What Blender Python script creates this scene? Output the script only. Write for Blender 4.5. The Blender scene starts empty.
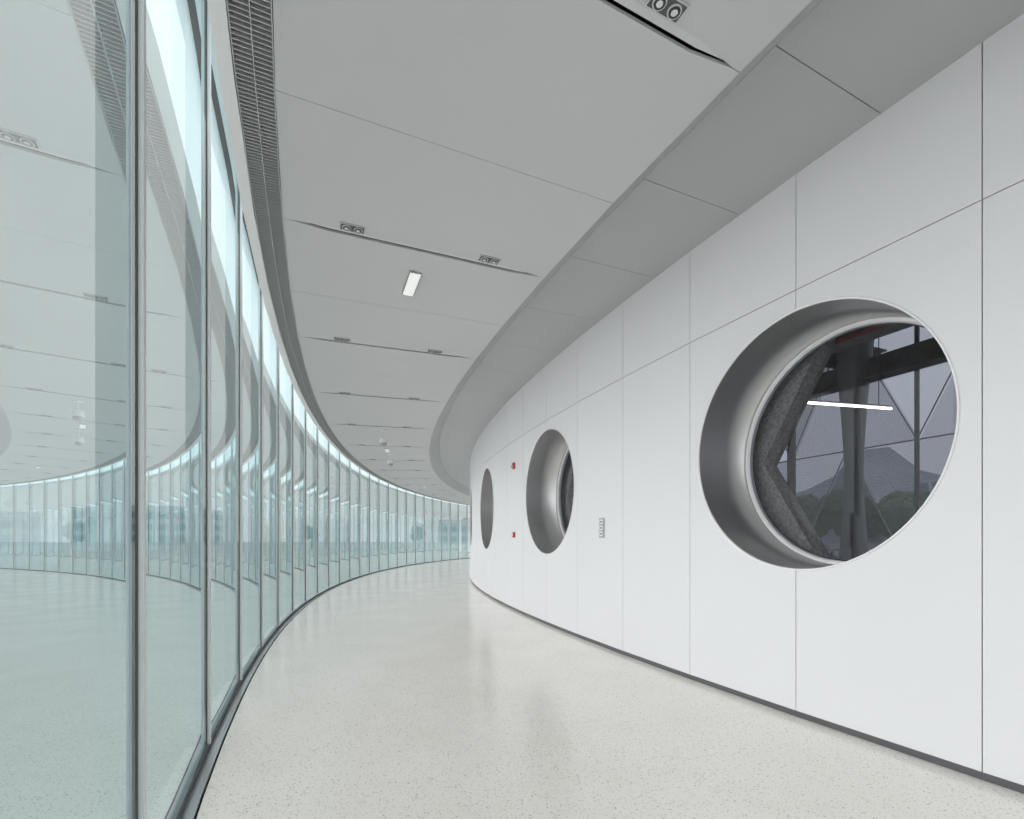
import bpy, math, random
from mathutils import Vector, Matrix
random.seed(3)
rad=math.radians
CX,CY=44.85,23.63
EYE=1.5
RI=46.70; RG=51.15
STEP=1.495
A_HOLE=-24.65
A_SLOT=-25.45
A_MUL=-23.25; MSTEP=1.90
A0,A1=-52.0,72.0

def P(R,a,z=0.0):
    a=rad(a)
    return Vector((CX-R*math.cos(a),CY+R*math.sin(a),z))

# ---------------------------------------------------------------- materials
def mat(name):
    m=bpy.data.materials.new(name); m.use_nodes=True
    nt=m.node_tree
    return m,nt,nt.nodes['Principled BSDF']
def simple(name,col,rough=0.5,metal=0.0,bump=0.0,bscale=40,var=0.0,vscale=3.0,spec=None,emis=None,es=0):
    m,nt,b=mat(name)
    b.inputs['Base Color'].default_value=(*col,1)
    b.inputs['Roughness'].default_value=rough
    b.inputs['Metallic'].default_value=metal
    if spec is not None: b.inputs['Specular IOR Level'].default_value=spec
    if emis:
        b.inputs['Emission Color'].default_value=(*emis,1); b.inputs['Emission Strength'].default_value=es
    tc=nt.nodes.new('ShaderNodeTexCoord')
    if var>0:
        n=nt.nodes.new('ShaderNodeTexNoise'); n.inputs['Scale'].default_value=vscale; n.inputs['Detail'].default_value=4
        nt.links.new(tc.outputs['Object'],n.inputs['Vector'])
        r=nt.nodes.new('ShaderNodeValToRGB')
        r.color_ramp.elements[0].position=.3; r.color_ramp.elements[1].position=.7
        r.color_ramp.elements[0].color=(*[c*(1-var) for c in col],1)
        r.color_ramp.elements[1].color=(*[min(1,c*(1+var)) for c in col],1)
        nt.links.new(n.outputs['Fac'],r.inputs['Fac']); nt.links.new(r.outputs['Color'],b.inputs['Base Color'])
    if bump>0:
        n=nt.nodes.new('ShaderNodeTexNoise'); n.inputs['Scale'].default_value=bscale; n.inputs['Detail'].default_value=6
        nt.links.new(tc.outputs['Object'],n.inputs['Vector'])
        bp=nt.nodes.new('ShaderNodeBump'); bp.inputs['Strength'].default_value=bump; bp.inputs['Distance'].default_value=.02
        nt.links.new(n.outputs['Fac'],bp.inputs['Height']); nt.links.new(bp.outputs['Normal'],b.inputs['Normal'])
    return m

M_wall=simple('white_wall_panel',(.765,.77,.782),.45,var=.012,vscale=.6,spec=.35)
M_dark=simple('shadow_gap_black',(.03,.03,.032),.8)
M_ceil=simple('ceiling_metal_panel',(.60,.602,.608),.38,var=.015,vscale=.5,spec=.5)
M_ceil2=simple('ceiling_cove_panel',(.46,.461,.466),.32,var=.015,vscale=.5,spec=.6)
M_edge=simple('ceiling_edge_white',(.86,.87,.875),.5)
M_slat=simple('grille_slat_metal',(.50,.51,.51),.4,metal=.2)
M_slotin=simple('slot_channel_grey',(.68,.68,.69),.5)
M_sill=simple('sill_aluminium',(.62,.63,.64),.3,metal=.7)
M_mull=simple('mullion_aluminium',(.72,.74,.75),.4,metal=.4)
M_gasket=simple('gasket_rubber',(.07,.075,.078),.6)
M_base=simple('skirting_dark_metal',(.12,.12,.125),.4,metal=.5)
M_white=simple('rim_white_paint',(.88,.88,.89),.4)
M_conc=simple('rough_sprayed_concrete',(.50,.48,.45),.95,bump=.9,bscale=30,var=.28,vscale=30)
M_steel=simple('steel_beam_paint',(.24,.215,.20),.6,var=.2,vscale=5)
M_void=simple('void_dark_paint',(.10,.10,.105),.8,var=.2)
M_red=simple('red_plastic',(.55,.02,.02),.35)
M_redst=simple('red_primer',(.35,.06,.04),.6)
M_plate=simple('plate_grey',(.42,.42,.43),.35,metal=.5)
M_plate2=simple('plate_silver',(.62,.62,.63),.4,metal=.3)
M_black=simple('black_plastic',(.03,.03,.03),.4)
M_lens=simple('lamp_lens',(.7,.7,.7),.15,metal=.6)
M_led=simple('led_diffuser',(1,1,1),.5,emis=(1,1,.98),es=.3)
M_tube=simple('led_tube',(1,1,1),.5,emis=(1,.97,.90),es=7)
M_paving=simple('plaza_paving',(.46,.46,.46),.8,var=.1,vscale=.3)
M_bld=simple('facade_pale',(.60,.62,.64),.7,var=.08,vscale=.1)
M_bldw=simple('facade_window',(.20,.25,.28),.5)
M_leaf=simple('tree_foliage',(.16,.21,.14),.9,var=.4,vscale=2.0)
M_bark=simple('tree_bark',(.10,.07,.05),.9,bump=.5)
M_hill=simple('distant_hill',(.36,.39,.42),.95,var=.15,vscale=.02)
M_lattice=simple('lattice_white_paint',(.66,.68,.70),.4)
M_col=simple('column_grey_paint',(.40,.40,.405),.5)

M_brush,nt,b=mat('brushed_steel_reveal')
b.inputs['Metallic'].default_value=.85; b.inputs['Base Color'].default_value=(.58,.575,.575,1); b.inputs['Roughness'].default_value=.3
tc=nt.nodes.new('ShaderNodeTexCoord'); mp=nt.nodes.new('ShaderNodeMapping'); mp.inputs['Scale'].default_value=(3,3,60)
n=nt.nodes.new('ShaderNodeTexNoise'); n.inputs['Scale'].default_value=4; n.inputs['Detail'].default_value=6
nt.links.new(tc.outputs['Object'],mp.inputs['Vector']); nt.links.new(mp.outputs['Vector'],n.inputs['Vector'])
mr=nt.nodes.new('ShaderNodeMapRange'); mr.inputs['To Min'].default_value=.26; mr.inputs['To Max'].default_value=.5
nt.links.new(n.outputs['Fac'],mr.inputs['Value']); nt.links.new(mr.outputs['Result'],b.inputs['Roughness'])

# terrazzo
M_floor,nt,b=mat('terrazzo_floor')
tc=nt.nodes.new('ShaderNodeTexCoord')
def vor(scale):
    v=nt.nodes.new('ShaderNodeTexVoronoi'); v.inputs['Scale'].default_value=scale
    nt.links.new(tc.outputs['Object'],v.inputs['Vector']); return v
v1=vor(90); v2=vor(50)
def chips(v,lo,hi,thr):
    sep=nt.nodes.new('ShaderNodeSeparateColor'); nt.links.new(v.outputs['Color'],sep.inputs['Color'])
    g=nt.nodes.new('ShaderNodeMath'); g.operation='GREATER_THAN'; g.inputs[1].default_value=thr
    nt.links.new(sep.outputs['Red'],g.inputs[0])
    l=nt.nodes.new('ShaderNodeMapRange'); l.inputs['From Min'].default_value=lo; l.inputs['From Max'].default_value=hi
    l.inputs['To Min'].default_value=1; l.inputs['To Max'].default_value=0
    nt.links.new(v.outputs['Distance'],l.inputs['Value'])
    mu=nt.nodes.new('ShaderNodeMath'); mu.operation='MULTIPLY'
    nt.links.new(g.outputs[0],mu.inputs[0]); nt.links.new(l.outputs['Result'],mu.inputs[1]); return mu,sep
c1,s1=chips(v1,.25,.45,.70); c2,s2=chips(v2,.2,.35,.85)
nz=nt.nodes.new('ShaderNodeTexNoise'); nz.inputs['Scale'].default_value=1.2; nz.inputs['Detail'].default_value=5
nt.links.new(tc.outputs['Object'],nz.inputs['Vector'])
base=nt.nodes.new('ShaderNodeValToRGB'); base.color_ramp.elements[0].position=.35; base.color_ramp.elements[1].position=.65
base.color_ramp.elements[0].color=(.885,.855,.80,1); base.color_ramp.elements[1].color=(.92,.892,.84,1)
nt.links.new(nz.outputs['Fac'],base.inputs['Fac'])
m1=nt.nodes.new('ShaderNodeMix'); m1.data_type='RGBA'; m1.inputs['B'].default_value=(.57,.53,.45,1)
nt.links.new(c1.outputs[0],m1.inputs['Factor']); nt.links.new(base.outputs['Color'],m1.inputs['A'])
m2=nt.nodes.new('ShaderNodeMix'); m2.data_type='RGBA'; m2.inputs['B'].default_value=(.46,.44,.41,1)
nt.links.new(c2.outputs[0],m2.inputs['Factor']); nt.links.new(m1.outputs['Result'],m2.inputs['A'])
nt.links.new(m2.outputs['Result'],b.inputs['Base Color'])
rr=nt.nodes.new('ShaderNodeMapRange'); rr.inputs['To Min'].default_value=.12; rr.inputs['To Max'].default_value=.24
nt.links.new(nz.outputs['Fac'],rr.inputs['Value']); nt.links.new(rr.outputs['Result'],b.inputs['Roughness'])
b.inputs['Specular IOR Level'].default_value=.75

def glassmat(name,refl,trans,f0,fmax,lo,hi):
    m=bpy.data.materials.new(name); m.use_nodes=True; nt=m.node_tree; nt.nodes.clear()
    out=nt.nodes.new('ShaderNodeOutputMaterial'); mix=nt.nodes.new('ShaderNodeMixShader')
    gl=nt.nodes.new('ShaderNodeBsdfGlossy'); gl.inputs['Roughness'].default_value=0.0; gl.inputs['Color'].default_value=(*refl,1)
    tr=nt.nodes.new('ShaderNodeBsdfTransparent'); tr.inputs['Color'].default_value=(*trans,1)
    lw=nt.nodes.new('ShaderNodeLayerWeight'); lw.inputs['Blend'].default_value=.5
    mr=nt.nodes.new('ShaderNodeMapRange'); mr.interpolation_type='SMOOTHSTEP'
    mr.inputs['From Min'].default_value=lo; mr.inputs['From Max'].default_value=hi
    mr.inputs['To Min'].default_value=f0; mr.inputs['To Max'].default_value=fmax
    nt.links.new(lw.outputs['Facing'],mr.inputs['Value']); nt.links.new(mr.outputs['Result'],mix.inputs['Fac'])
    nt.links.new(tr.outputs[0],mix.inputs[1]); nt.links.new(gl.outputs[0],mix.inputs[2]); nt.links.new(mix.outputs[0],out.inputs['Surface'])
    return m
M_glass=glassmat('curtain_wall_glass',(.655,.805,.82),(.95,.97,.97),.06,.88,.25,.64)
M_glassd=glassmat('round_window_glass',(.8,.85,.9),(.62,.64,.67),.03,.8,.5,1)
M_glassb=[glassmat('atrium_glass_sky_dim_%d'%i,(.6,.65,.7),c,0.0,.6,.7,1) for i,c in enumerate([(.115,.12,.14),(.15,.155,.175),(.075,.077,.087),(.20,.21,.235)])]  # tints added to dim the sky behind; tones stand in for sky patches

# ---------------------------------------------------------------- mesh builder
class MB:
    def __init__(s): s.v=[];s.f=[];s.mi=[];s.sm=[];s.mats=[]
    def m(s,mt):
        if mt not in s.mats: s.mats.append(mt)
        return s.mats.index(mt)
    def face(s,pts,mt,smooth=False):
        i=len(s.v); s.v+= [Vector(p) for p in pts]; s.f.append(list(range(i,i+len(pts)))); s.mi.append(s.m(mt)); s.sm.append(smooth)
    def prism(s,bot,top,mt,caps=True):
        n=len(bot)
        i=len(s.v); s.v+=[Vector(p) for p in bot]+[Vector(p) for p in top]; k=s.m(mt)
        if caps:
            s.f.append(list(range(i,i+n))[::-1]); s.f.append(list(range(i+n,i+2*n))); s.mi+=[k,k]; s.sm+=[False,False]
        for j in range(n):
            q=(j+1)%n
            s.f.append([i+j,i+q,i+n+q,i+n+j]); s.mi.append(k); s.sm.append(False)
    def box(s,c,ax,ay,az,mt):
        c=Vector(c);ax=Vector(ax);ay=Vector(ay);az=Vector(az)
        b=[c-ax-ay-az,c+ax-ay-az,c+ax+ay-az,c-ax+ay-az]; t=[p+2*az for p in b]
        s.prism(b,t,mt)
    def rbox(s,R0,R1,a0,a1,z0,z1,mt):
        b=[P(R0,a0,z0),P(R0,a1,z0),P(R1,a1,z0),P(R1,a0,z0)]; t=[p+Vector((0,0,z1-z0)) for p in b]
        s.prism(b,t,mt)
    def ring(s,prof_fn,n,k,mt,smooth=True,closed=True):
        i0=len(s.v)
        for i in range(n):
            for j in range(k): s.v.append(Vector(prof_fn(i,j)))
        mi=s.m(mt)
        for i in range(n if closed else n-1):
            q=(i+1)%n
            for j in range(k-1):
                s.f.append([i0+i*k+j,i0+q*k+j,i0+q*k+j+1,i0+i*k+j+1]); s.mi.append(mi); s.sm.append(smooth)
    def cyl(s,p0,p1,r0,r1,mt,n=16,caps=True):
        p0=Vector(p0);p1=Vector(p1);d=(p1-p0).normalized()
        u=d.orthogonal().normalized(); w=d.cross(u)
        A=[p0+(u*math.cos(t)+w*math.sin(t))*r0 for t in [2*math.pi*i/n for i in range(n)]]
        B=[p1+(u*math.cos(t)+w*math.sin(t))*r1 for t in [2*math.pi*i/n for i in range(n)]]
        i=len(s.v); s.v+=A+B; k=s.m(mt)
        for j in range(n):
            q=(j+1)%n; s.f.append([i+j,i+q,i+n+q,i+n+j]); s.mi.append(k); s.sm.append(True)
        if caps: s.face(A[::-1],mt); s.face(B,mt)
    def dome(s,c,r,mt,n=16,k=6,up=-1):
        def f(i,j):
            t=2*math.pi*i/n; e=math.pi/2*j/(k-1)
            return Vector(c)+Vector((math.cos(t)*math.cos(e)*r,math.sin(t)*math.cos(e)*r,up*math.sin(e)*r))
        s.ring(f,n,k,mt)
    def obj(s,name,parent=None):
        me=bpy.data.meshes.new(name); me.from_pydata([tuple(v) for v in s.v],[],s.f)
        for mt in s.mats: me.materials.append(mt)
        for p,mi,sm in zip(me.polygons,s.mi,s.sm): p.material_index=mi; p.use_smooth=sm
        me.update()
        o=bpy.data.objects.new(name,me); bpy.context.scene.collection.objects.link(o)
        if parent: o.parent=parent
        return o
def empty(name,loc=(0,0,0)):
    o=bpy.data.objects.new(name,None); bpy.context.scene.collection.objects.link(o); return o

def arange(a,b,st):
    n=int(math.ceil((b-a)/st)); return [a+(b-a)*i/n for i in range(n+1)]

# ---------------------------------------------------------------- floor
m=MB()
aa=arange(A0,A1,1.0)
for a,b_ in zip(aa[:-1],aa[1:]):
    m.face([P(RI-.06,a),P(51.065,a),P(51.065,b_),P(RI-.06,b_)][::-1],M_floor)
m.obj('floor')
m=MB()
for a,b_ in zip(aa[:-1],aa[1:]):
    m.rbox(51.06,51.078,a,b_,-.06,-.012,M_dark)
    m.rbox(51.078,51.30,a,b_,-.06,.006,M_sill)
    m.rbox(51.138,51.18,a,b_,.006,.04,M_gasket)
m.obj('trim_1')

# ---------------------------------------------------------------- right wall
W=2*RI*math.sin(rad(STEP)/2)
HOLE_R=1.10; HOLE_H=EYE+.85
def wallp(a,h,depth=0.0):
    k=math.floor((a-A_HOLE)/STEP+1e-9); a1=A_HOLE+k*STEP; a2=a1+STEP; t=(a-a1)/STEP
    R=RI-depth
    p=P(R,a1,h).lerp(P(R,a2,h),t); return p
K0=int((A0-A_HOLE)/STEP); K1=int((A1-A_HOLE)/STEP)
def isH(k): return k%4==0 and -12<=k<=36
def panel(m,k,z0,z1,g,r,d0,d1,mt,notch=True):
    a1=A_HOLE+k*STEP
    dA=STEP/W
    pts=[]
    def add(t,z): pts.append((a1+t*dA,z))
    add(g,z0)
    N=40
    if isH(k) and notch:
        y=math.sqrt(r*r-g*g); th=math.atan2(y,g)
        for i in range(N+1):
            q=-th+2*th*i/N
            add(r*math.cos(q),HOLE_H+r*math.sin(q))
    add(g,z1); add(W-g,z1)
    if isH(k+1) and notch:
        y=math.sqrt(r*r-g*g); th=math.atan2(y,g)
        for i in range(N+1):
            q=th-2*th*i/N
            add(W-r*math.cos(q),HOLE_H+r*math.sin(q))
    add(W-g,z0)
    def mp(p,d):
        t=(p[0]-a1)/STEP; R=RI-d
        return P(R,a1,p[1]).lerp(P(R,a1+STEP,p[1]),t)
    m.prism([mp(p,d0) for p in pts],[mp(p,d1) for p in pts],mt)
ZS=EYE+2.12; ZT=4.62
m=MB()
for k in range(K0,K1):
    panel(m,k,.055,ZS-.0035,.0035,HOLE_R,0,.025,M_wall)
    panel(m,k,ZS+.0035,ZT,.0035,HOLE_R,0,.025,M_wall,notch=False)
    panel(m,k,0,ZT+.1,0,HOLE_R+.004,.027,.06,M_dark)
m.obj('wall_right')
m=MB()
for k in range(K0,K1):
    a1=A_HOLE+k*STEP
    m.rbox(RI-.035,RI-.012,a1,a1+STEP,.001,.05,M_base)
m.obj('baseboard_right')

# round windows
DEP=.66
for k in range(-12,37,4):
    ac=A_HOLE+k*STEP; dA=STEP/W
    e=empty('round_window')
    N=96; h=HOLE_R
    def wp(r,d,t): return wallp(ac+r*math.cos(t)*dA,HOLE_H+r*math.sin(t),d)
    prof=[(h+.008,-.001),(h+.008,-.008),(h-.004,-.008),(h-.008,.01)]
    m=MB(); m.ring(lambda i,j:wp(prof[j][0],prof[j][1],2*math.pi*i/N),N,len(prof),M_white)
    p2=[(h-.008,DEP),(h-.045,DEP),(h-.055,DEP+.02),(h-.055,DEP+.07)]
    m.ring(lambda i,j:wp(p2[j][0],p2[j][1],2*math.pi*i/N),N,len(p2),M_white,smooth=False)
    m.obj('rim',e)
    m=MB(); p1=[(h-.008,.01),(h-.008,.3),(h-.008,DEP-.03),(h-.02,DEP-.03),(h-.02,DEP)]
    m.ring(lambda i,j:wp(p1[j][0],p1[j][1],2*math.pi*i/N),N,len(p1),M_brush)
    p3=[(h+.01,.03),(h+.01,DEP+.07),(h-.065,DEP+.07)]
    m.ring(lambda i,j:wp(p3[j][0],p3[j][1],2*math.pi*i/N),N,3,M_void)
    m.obj('reveal',e)
    m=MB(); m.face([wp(h-.05,DEP+.03,2*math.pi*i/N) for i in range(N)],M_glassd); m.obj('pane',e)

# ---------------------------------------------------------------- ceiling
RC=48.16; RB=47.84; ZC=4.30; ZB=4.60
m=MB()
ks=int((A0-A_SLOT)/STEP); ke=int((A1-A_SLOT)/STEP)
def cpt(R,a,off,z):
    return P(R,a,z)+Vector((math.sin(rad(a)),math.cos(rad(a)),0))*off
def slotgap(R,slot):
    if not slot: return .002
    lo,hi=RC+.06,50.62
    if R<=lo or R>=hi: return .002
    d=min(R-lo,hi-R)
    return .002+.036*min(1,d/.30)
Rs=[RC,RC+.06,RC+.16,RC+.26,RC+.36,49.0,49.7,50.32,50.42,50.52,50.62,50.69]
for k in range(ks,ke):
    a1=A_SLOT+k*STEP; a2=a1+STEP
    s1=(k%2==0); s2=not s1
    L=[cpt(R,a1,slotgap(R,s1),ZC) for R in Rs]
    Rr=[cpt(R,a2,-slotgap(R,s2),ZC) for R in Rs]
    pts=L+Rr[::-1]
    m.prism(pts,[p+Vector((0,0,.02)) for p in pts],M_ceil)
    g=.003
    for (r0,z0,r1,z1) in ((RB+.002,ZB-.002,RC-.002,ZC+.001),(RI-.02,ZB,RB-.002,ZB)):
        q=[cpt(r0,a1,g,z0),cpt(r1,a1,g,z1),cpt(r1,a2,-g,z1),cpt(r0,a2,-g,z0)]
        m.prism(q,[p+Vector((0,0,.02)) for p in q],M_ceil2)
    q=[P(50.915,a1,ZC),P(51.00,a1,ZC),P(51.00,a2,ZC),P(50.915,a2,ZC)]
    m.prism(q,[p+Vector((0,0,.03)) for p in q],M_edge)
    m.rbox(50.985,51.0,a1,a2,ZC+.03,5.55,M_edge)
    m.face([P(RI-.3,a1,ZC+.40),P(51.4,a1,5.56),P(51.4,a2,5.56),P(RI-.3,a2,ZC+.40)],M_dark)
    m.face([P(RB+.2,a1,ZC+.12),P(50.98,a1,ZC+.12),P(50.98,a2,ZC+.12),P(RB+.2,a2,ZC+.12)],M_dark)
    m.face([P(RI-.1,a1,ZB+.06),P(RB+.25,a1,ZB+.06),P(RB+.25,a2,ZB+.06),P(RI-.1,a2,ZB+.06)],M_dark)
    m.face([P(RB+.02,a1,ZB+.02),P(RC+.03,a1,ZC+.05),P(RC+.03,a2,ZC+.05),P(RB+.02,a2,ZB+.02)],M_dark)
    m.face([P(50.98,a1,5.5),P(51.4,a1,5.5),P(51.4,a2,5.5),P(50.98,a2,5.5)],M_edge)
    if k%2==0:
        a=a1; c=P(49.4,a,ZC+.013); rv=(P(50,a)-P(49,a)); tv=Vector((math.sin(rad(a)),math.cos(rad(a)),0))
        # tapered light strip, leaves a dark shadow gap on the far side
        b=[c+rv*x+tv*y for x,y in ((-1.14,-.006),(-.9,-.030),(.9,-.030),(1.14,-.006),(.9,.014),(-.9,.014))]
        m.prism(b,[p+Vector((0,0,.012)) for p in b],M_slotin)
m.obj('ceiling')
for k in range(ks,ke):
    if k%2: continue
    a=A_SLOT+k*STEP
    if a<-30 or a>12: continue
    rv=(P(50,a)-P(49,a)); tv=Vector((math.sin(rad(a)),math.cos(rad(a)),0))
    for R in (48.82,50.12):
        m=MB(); c=P(R,a,ZC-.006)-tv*.10
        m.box(c,rv*.11,tv*.05,Vector((0,0,.005)),M_plate2)
        m.box(c-Vector((0,0,.004)),rv*.10,tv*.042,Vector((0,0,.003)),M_base)
        for s in (-1,1):
            cc=c+rv*.05*s-Vector((0,0,.006))
            m.cyl(cc,cc-Vector((0,0,.008)),.038,.038,M_plate2,24)
            m.cyl(cc-Vector((0,0,.008)),cc-Vector((0,0,.010)),.031,.031,M_black,24)
            m.cyl(cc-Vector((0,0,.010)),cc-Vector((0,0,.012)),.018,.018,M_lens,20)
        m.obj('twin_spotlight')
# grille
m=MB()
n=int((A1-A0)/.036)
for R0 in (50.695,50.80,50.905):
    for a,b_ in zip(aa[:-1],aa[1:]): m.rbox(R0-.003,R0+.003,a,b_,ZC-.004,ZC+.03,M_slat)
for i in range(n):
    a=A0+i*.036
    if a>25: break
    q=[P(50.695,a,ZC),P(50.905,a,ZC),P(50.905,a+.008,ZC),P(50.695,a+.008,ZC)]
    m.prism(q,[p+Vector((0,0,.03)) for p in q],M_slat)
m.obj('ceiling_air_grille')

for a in (-21.7,-9.74,2.2):
    m=MB(); rv=(P(50,a)-P(49,a)); tv=Vector((math.sin(rad(a)),math.cos(rad(a)),0)); c=P(49.45,a,ZC-.008)
    m.box(c,rv*.065,tv*.25,Vector((0,0,.008)),M_plate); m.box(c-Vector((0,0,.006)),rv*.055,tv*.24,Vector((0,0,.006)),M_led)
    m.obj('ceiling_panel_light')
for a in (-13.0,-9.0):
    m=MB(); c=P(49.4,a,ZC-.002)
    m.cyl(c,c-Vector((0,0,.02)),.08,.08,M_white,20); m.cyl(c,c-Vector((0,0,.22)),.018,.018,M_white)
    m.cyl(c-Vector((0,0,.2)),c-Vector((0,0,.32)),.09,.11,M_white,20); m.dome(c-Vector((0,0,.32)),.09,M_plate)
    m.obj('dome_camera')

# ---------------------------------------------------------------- curtain wall
cw=empty('window_1')
k0=int((A0-A_MUL)/MSTEP); k1=int((A1-A_MUL)/MSTEP)
mg=MB(); mm=MB()
for k in range(k0,k1+1):
    a1=A_MUL+k*MSTEP; a2=a1+MSTEP
    j=random.uniform(-.0015,.0015)
    mg.face([P(RG+j,a1,.03),P(RG-j,a2,.03),P(RG-j,a2,5.5),P(RG+j,a1,5.5)],M_glass)
    rv=(P(50,a1)-P(49,a1)); tv=Vector((math.sin(rad(a1)),math.cos(rad(a1)),0)); z=Vector((0,0,2.71))
    mm.box(P(51.134,a1,2.78),rv*.012,tv*.017,z,M_mull)
    mm.box(P(51.145,a1,2.78),rv*.004,tv*.022,z,M_gasket)
    mm.box(P(51.22,a1,2.78),rv*.05,tv*.018,z,M_mull)
mg.obj('glass_panes',cw); mm.obj('mullions',cw)

for nm,a in (('wall_back',A0),('wall_end',A1)):
    m=MB(); m.face([P(RI,a,0),P(51.2,a,0),P(51.2,a,5.5),P(RI,a,5.5)],M_wall); m.obj(nm)

# ---------------------------------------------------------------- wall devices
def device(name,a,h,w,hh,t,mt,extra=None):
    m=MB(); c=wallp(a,h,-t/2-.001); rv=(P(50,a)-P(49,a)); tv=Vector((math.sin(rad(a)),math.cos(rad(a)),0))
    m.box(c,rv*t/2,tv*w/2,Vector((0,0,hh/2)),mt)
    if extra: extra(m,c+rv*t/2,rv,tv)
    m.obj(name)
Z=Vector((0,0,1))
def ex_sign(m,c,rv,tv):
    for i in range(3):
        m.box(c+Z*(.085-.085*i)+rv*.002,rv*.002,tv*.035,Z*.028,M_white)
        m.box(c+Z*(.085-.085*i)+rv*.004,rv*.001,tv*.018,Z*.014,M_black)
def ex_call(m,c,rv,tv):
    m.box(c+rv*.004,rv*.004,tv*.03,Z*.03,M_white); m.cyl(c+rv*.006,c+rv*.014,.014,.014,M_black)
def ex_strobe(m,c,rv,tv):
    m.box(c+rv*.015-Z*.02,rv*.015,tv*.035,Z*.02,M_lens); m.cyl(c+Z*.025,c+Z*.025+rv*.01,.02,.02,M_black)
device('wall_sign_plate',-math.degrees(math.asin((CY-6.87)/RI)),1.67,.12,.28,.015,M_plate,ex_sign)  # small grey sign plate fixed to the wall
device('fire_alarm_call_point',-math.degrees(math.asin((CY-10.45)/RI)),1.61,.11,.11,.04,M_red,ex_call)
device('fire_alarm_strobe',-math.degrees(math.asin((CY-10.45)/RI)),3.08,.11,.13,.04,M_red,ex_strobe)

# ---------------------------------------------------------------- atrium behind wall
RBK=42.6
m=MB(); m2=MB()
ab=arange(-44,20,1.0)
for a,b_ in zip(ab[:-1],ab[1:]):
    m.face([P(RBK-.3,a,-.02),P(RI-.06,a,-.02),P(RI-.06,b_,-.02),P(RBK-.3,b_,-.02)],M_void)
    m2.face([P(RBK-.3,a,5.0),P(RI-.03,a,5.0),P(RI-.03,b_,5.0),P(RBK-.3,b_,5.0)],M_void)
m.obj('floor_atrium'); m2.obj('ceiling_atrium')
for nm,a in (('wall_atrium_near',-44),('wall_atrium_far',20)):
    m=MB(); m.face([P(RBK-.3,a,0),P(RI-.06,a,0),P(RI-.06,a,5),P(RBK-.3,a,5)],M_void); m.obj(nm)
e=empty('window_2')
m=MB(); ml=MB()
GS=2.6
ag=[-44+i*GS for i in range(25)]
def bar(p,q,w,mt,mb): mb.cyl(p,q,w,w,mt,8)
for i,(a,b_) in enumerate(zip(ag[:-1],ag[1:])):
    r=RBK+.06
    mid=(a+b_)/2
    T=[]
    for z in (-1.1,.9,2.9):
        tri=[(a,z),(b_,z),(mid,z+2)]
        T+= [tri,[(a,z),(mid,z+2),(a,z+2)],[(b_,z),(b_,z+2),(mid,z+2)]]
    for j,t in enumerate(T): m.face([P(RBK,q,max(zz,-.5)) for q,zz in t],M_glassb[(j*7+i*3+j//3)%4])
    bar(P(r,a,0),P(r,a,5),.07 if i%2 else .03,M_steel,ml)
    for z in (0.9,2.9,4.9): bar(P(r,a,z),P(r,b_,z),.012,M_lattice,ml)
    for z in (0.9,2.9):
        bar(P(r,a,z),P(r,mid,z+2),.010,M_lattice,ml); bar(P(r,b_,z),P(r,mid,z+2),.010,M_lattice,ml)
m.obj('panes',e); ml.obj('lattice_bars',e)
m=MB()
for a in [-38+2.2*i for i in range(22)]:
    rv=(P(50,a)-P(49,a)); tv=Vector((math.sin(rad(a)),math.cos(rad(a)),0))
    c=P(44.6,a,4.1)
    m.box(c,rv*1.9,tv*.01,Z*.16,M_steel); m.box(c+Z*.16,rv*1.9,tv*.09,Z*.012,M_steel); m.box(c-Z*.16,rv*1.9,tv*.09,Z*.012,M_steel)
for R in (45.1,43.6):
    for a,b_ in zip(ab[:-1],ab[1:]): m.rbox(R-.12,R+.12,a,b_,3.62,3.65,M_steel); m.rbox(R-.01,R+.01,a,b_,3.65,3.92,M_steel)
m.obj('steel_roof_beams')
m=MB()
for a,b_ in zip(ab[1:-2],ab[2:-1]): m.cyl(P(45.35,a,3.60),P(45.35,b_,3.60),.03,.03,M_redst,10)
m.obj('sprinkler_pipe')
m=MB(); A=Vector((3.62,6,3.18)); B=Vector((4.57,5.9,3.08))
m.cyl(A,B,.012,.012,M_tube,12)
for t in (.15,.85):
    p=A.lerp(B,t); m.cyl(p,(p.x,p.y,4.98),.005,.005,M_steel,8)
m.box(A.lerp(B,.5)+Z*.024,(B-A)*.5,Vector((0,.02,0)),Z*.008,M_plate)
m.obj('hanging_tube_light')
for k in range(-4,17,4):
    ac=A_HOLE+k*STEP+.34
    poly=[(-.15,2.7),(.10,1.93),(.9,.84),(.10,-.21),(-.1,-.75),(-.1,-1.5),(3.0,-1.5),(3.0,3.45),(-.45,3.45)]
    m=MB()
    bot=[P(45.85,ac+p[0],EYE+p[1]) for p in poly]; mid_=[P(45.7,ac+p[0]-.02,EYE+p[1]) for p in poly]; top=[P(45.55,ac+p[0]+ .08,EYE+p[1]) for p in poly]
    m.prism(bot,mid_,M_conc); m.prism(mid_,top,M_conc); m.obj('concrete_brace')
for a in (-22.85,-15,-7,1):
    m=MB()
    def f(i,j):
        t=2*math.pi*i/24; z=-.02+5*j/16; r=.11+.05*abs(z-2.4)**1.5
        return P(43.6,a,z)+Vector((math.cos(t)*r,math.sin(t)*r,0))
    m.ring(f,24,17,M_col)
    m.obj('atrium_column')
m=MB()
for a,b_ in zip(ab[1:-2],ab[2:-1]):
    for z in (.5,.8,1.1,1.35): m.cyl(P(43.1,a,z),P(43.1,b_,z),.016,.016,M_lattice,8)
    m.cyl(P(43.1,a,-.02),P(43.1,a,1.35),.02,.02,M_lattice,8)
m.obj('balcony_railing')

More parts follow.
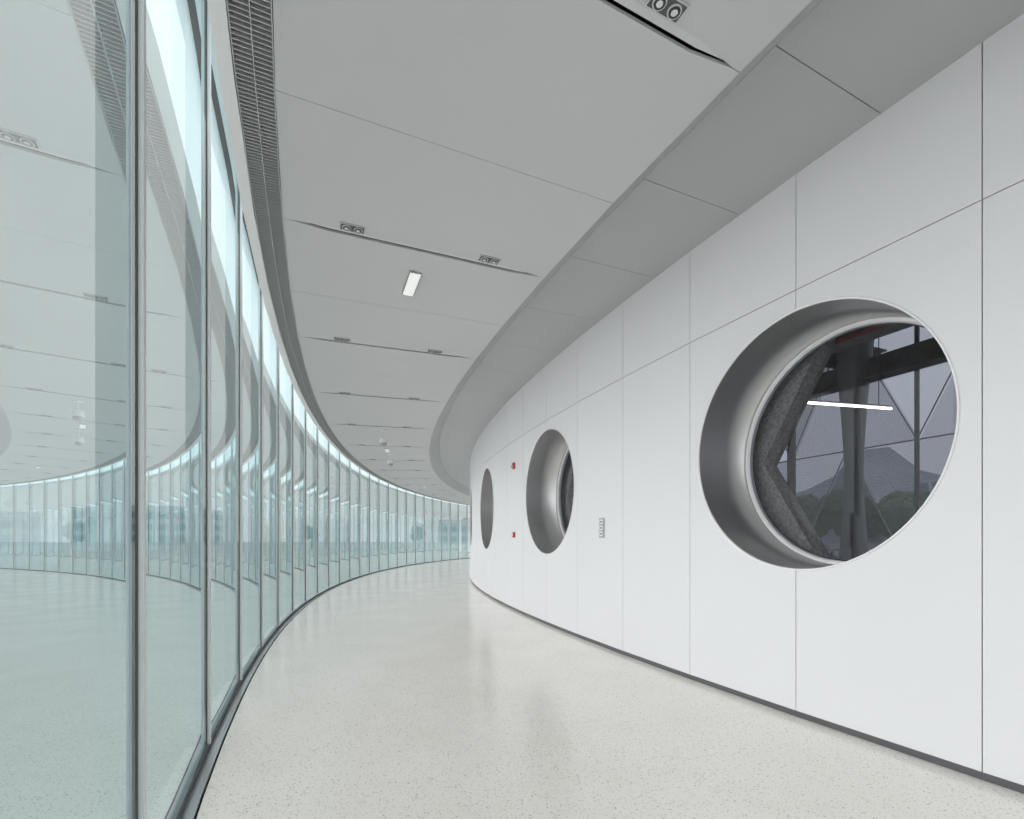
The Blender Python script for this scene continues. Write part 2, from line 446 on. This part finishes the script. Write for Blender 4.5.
# ---------------------------------------------------------------- exterior
m=MB(); m.face([(-400,-400,-.08),(400,-400,-.08),(400,400,-.08),(-400,400,-.08)],M_paving); m.obj('plaza_ground')
def building(x,y,w,d,h,rot):
    m=MB(); c=math.cos(rot); s=math.sin(rot); ax=Vector((c,s,0)); ay=Vector((-s,c,0))
    o=Vector((x,y,0)); m.box(o+Z*(h/2-.08),ax*w/2,ay*d/2,Z*h/2,M_bld)
    m.box(o+Z*(h+.3),ax*w/4,ay*d/4,Z*.5,M_bld)
    fl=int(h/3.4)
    for f in range(fl):
        z=1.9+f*3.4
        for (u,v,L,D) in ((ax,ay,w,d),(ay,ax,d,w)):
            n=int(L/4)
            for sgn in (-1,1):
                for i in range(n):
                    m.box(o+u*(-L/2+(i+.5)*L/n)+v*sgn*(D/2+.02)+Z*z,u*L/n*.36,v*.05,Z*.95,M_bldw)
    m.obj('distant_building')
for (x,y,w,d,h,r) in [(-110,150,34,16,11,.2),(-10,190,36,16,9,.1),
                      (95,110,24,14,11,.3),(130,80,26,16,9,.5),(75,150,28,16,13,0),(115,125,14,12,17,.1)]:
    building(x,y,w,d,h,r)
import bmesh
def tree(x,y,s):
    bm=bmesh.new()
    e=empty('tree')
    m=MB(); m.cyl((x,y,-.08),(x,y,2.4*s),.16*s,.10*s,M_bark)
    for i in range(4):
        t=i*1.6; m.cyl((x,y,2.0*s),(x+math.cos(t)*1.1*s,y+math.sin(t)*1.1*s,3.6*s),.07*s,.03*s,M_bark)
    m.obj('trunk',e)
    for i in range(9):
        c=Vector((x+random.uniform(-1.3,1.3)*s,y+random.uniform(-1.3,1.3)*s,(3.3+random.uniform(-.6,1.5))*s))
        r=random.uniform(.8,1.25)*s
        g=bmesh.ops.create_icosphere(bm,subdivisions=3,radius=r,matrix=Matrix.Translation(c))
        for v in g['verts']: v.co+= (v.co-c)*random.uniform(-.18,.18)
    me=bpy.data.meshes.new('crown'); bm.to_mesh(me); bm.free(); me.materials.append(M_leaf)
    o=bpy.data.objects.new('crown',me); bpy.context.scene.collection.objects.link(o); o.parent=e
for i in range(5):
    a=0+i*13+random.uniform(-2,2); p=P(RG+60+random.uniform(-3,6),a); tree(p.x,p.y,random.uniform(.8,1.0))
for i in range(6):
    p=P(-22+random.uniform(-4,4),-150+i*9); tree(p.x,p.y,.9)
m=MB()
N=36
def hill(i,j):
    t=rad(20+ i*2.2); r=330
    e_=min(1,i/6,(N-1-i)/6)
    h=(34+18*math.sin(i*.31)+11*math.sin(i*.83+1)+6*math.sin(i*1.9))*e_
    return Vector((math.sin(t)*(r+j*25),math.cos(t)*(r+j*25),[-.1,h*.6,h,0][j]))
m.ring(hill,N,4,M_hill,closed=False); m.obj('distant_hills')

# ---------------------------------------------------------------- world
w=bpy.data.worlds.new('overcast_sky'); bpy.context.scene.world=w; w.use_nodes=True; nt=w.node_tree
bg=nt.nodes['Background']
tc=nt.nodes.new('ShaderNodeTexCoord'); sp=nt.nodes.new('ShaderNodeSeparateXYZ'); nt.links.new(tc.outputs['Generated'],sp.inputs[0])
cr=nt.nodes.new('ShaderNodeValToRGB')
cr.color_ramp.elements[0].position=0; cr.color_ramp.elements[0].color=(.82,.82,.825,1)
cr.color_ramp.elements[1].position=.8; cr.color_ramp.elements[1].color=(1,1,1,1)
nz=nt.nodes.new('ShaderNodeTexNoise'); nz.inputs['Scale'].default_value=3.5; nz.inputs['Detail'].default_value=6
nt.links.new(tc.outputs['Generated'],nz.inputs['Vector'])
mr=nt.nodes.new('ShaderNodeMapRange'); mr.inputs['To Min'].default_value=.72; mr.inputs['To Max'].default_value=1.2
nt.links.new(nz.outputs['Fac'],mr.inputs['Value'])
mx=nt.nodes.new('ShaderNodeVectorMath'); mx.operation='SCALE'
nt.links.new(sp.outputs['Z'],cr.inputs['Fac']); nt.links.new(cr.outputs['Color'],mx.inputs[0]); nt.links.new(mr.outputs['Result'],mx.inputs['Scale'])
nt.links.new(mx.outputs[0],bg.inputs['Color']); bg.inputs['Strength'].default_value=2.75

# camera
cd=bpy.data.cameras.new('camera'); cam=bpy.data.objects.new('camera',cd); bpy.context.scene.collection.objects.link(cam)
cam.location=(0,0,EYE); cam.rotation_euler=(math.pi/2,0,0)
cd.sensor_width=36; cd.lens=490/1024*36; cd.shift_y=130.5/1024; cd.clip_start=.05; cd.clip_end=2000
bpy.context.scene.camera=cam
vs=bpy.context.scene.view_settings; vs.view_transform='Standard'; vs.look='None'; vs.exposure=0; vs.gamma=1
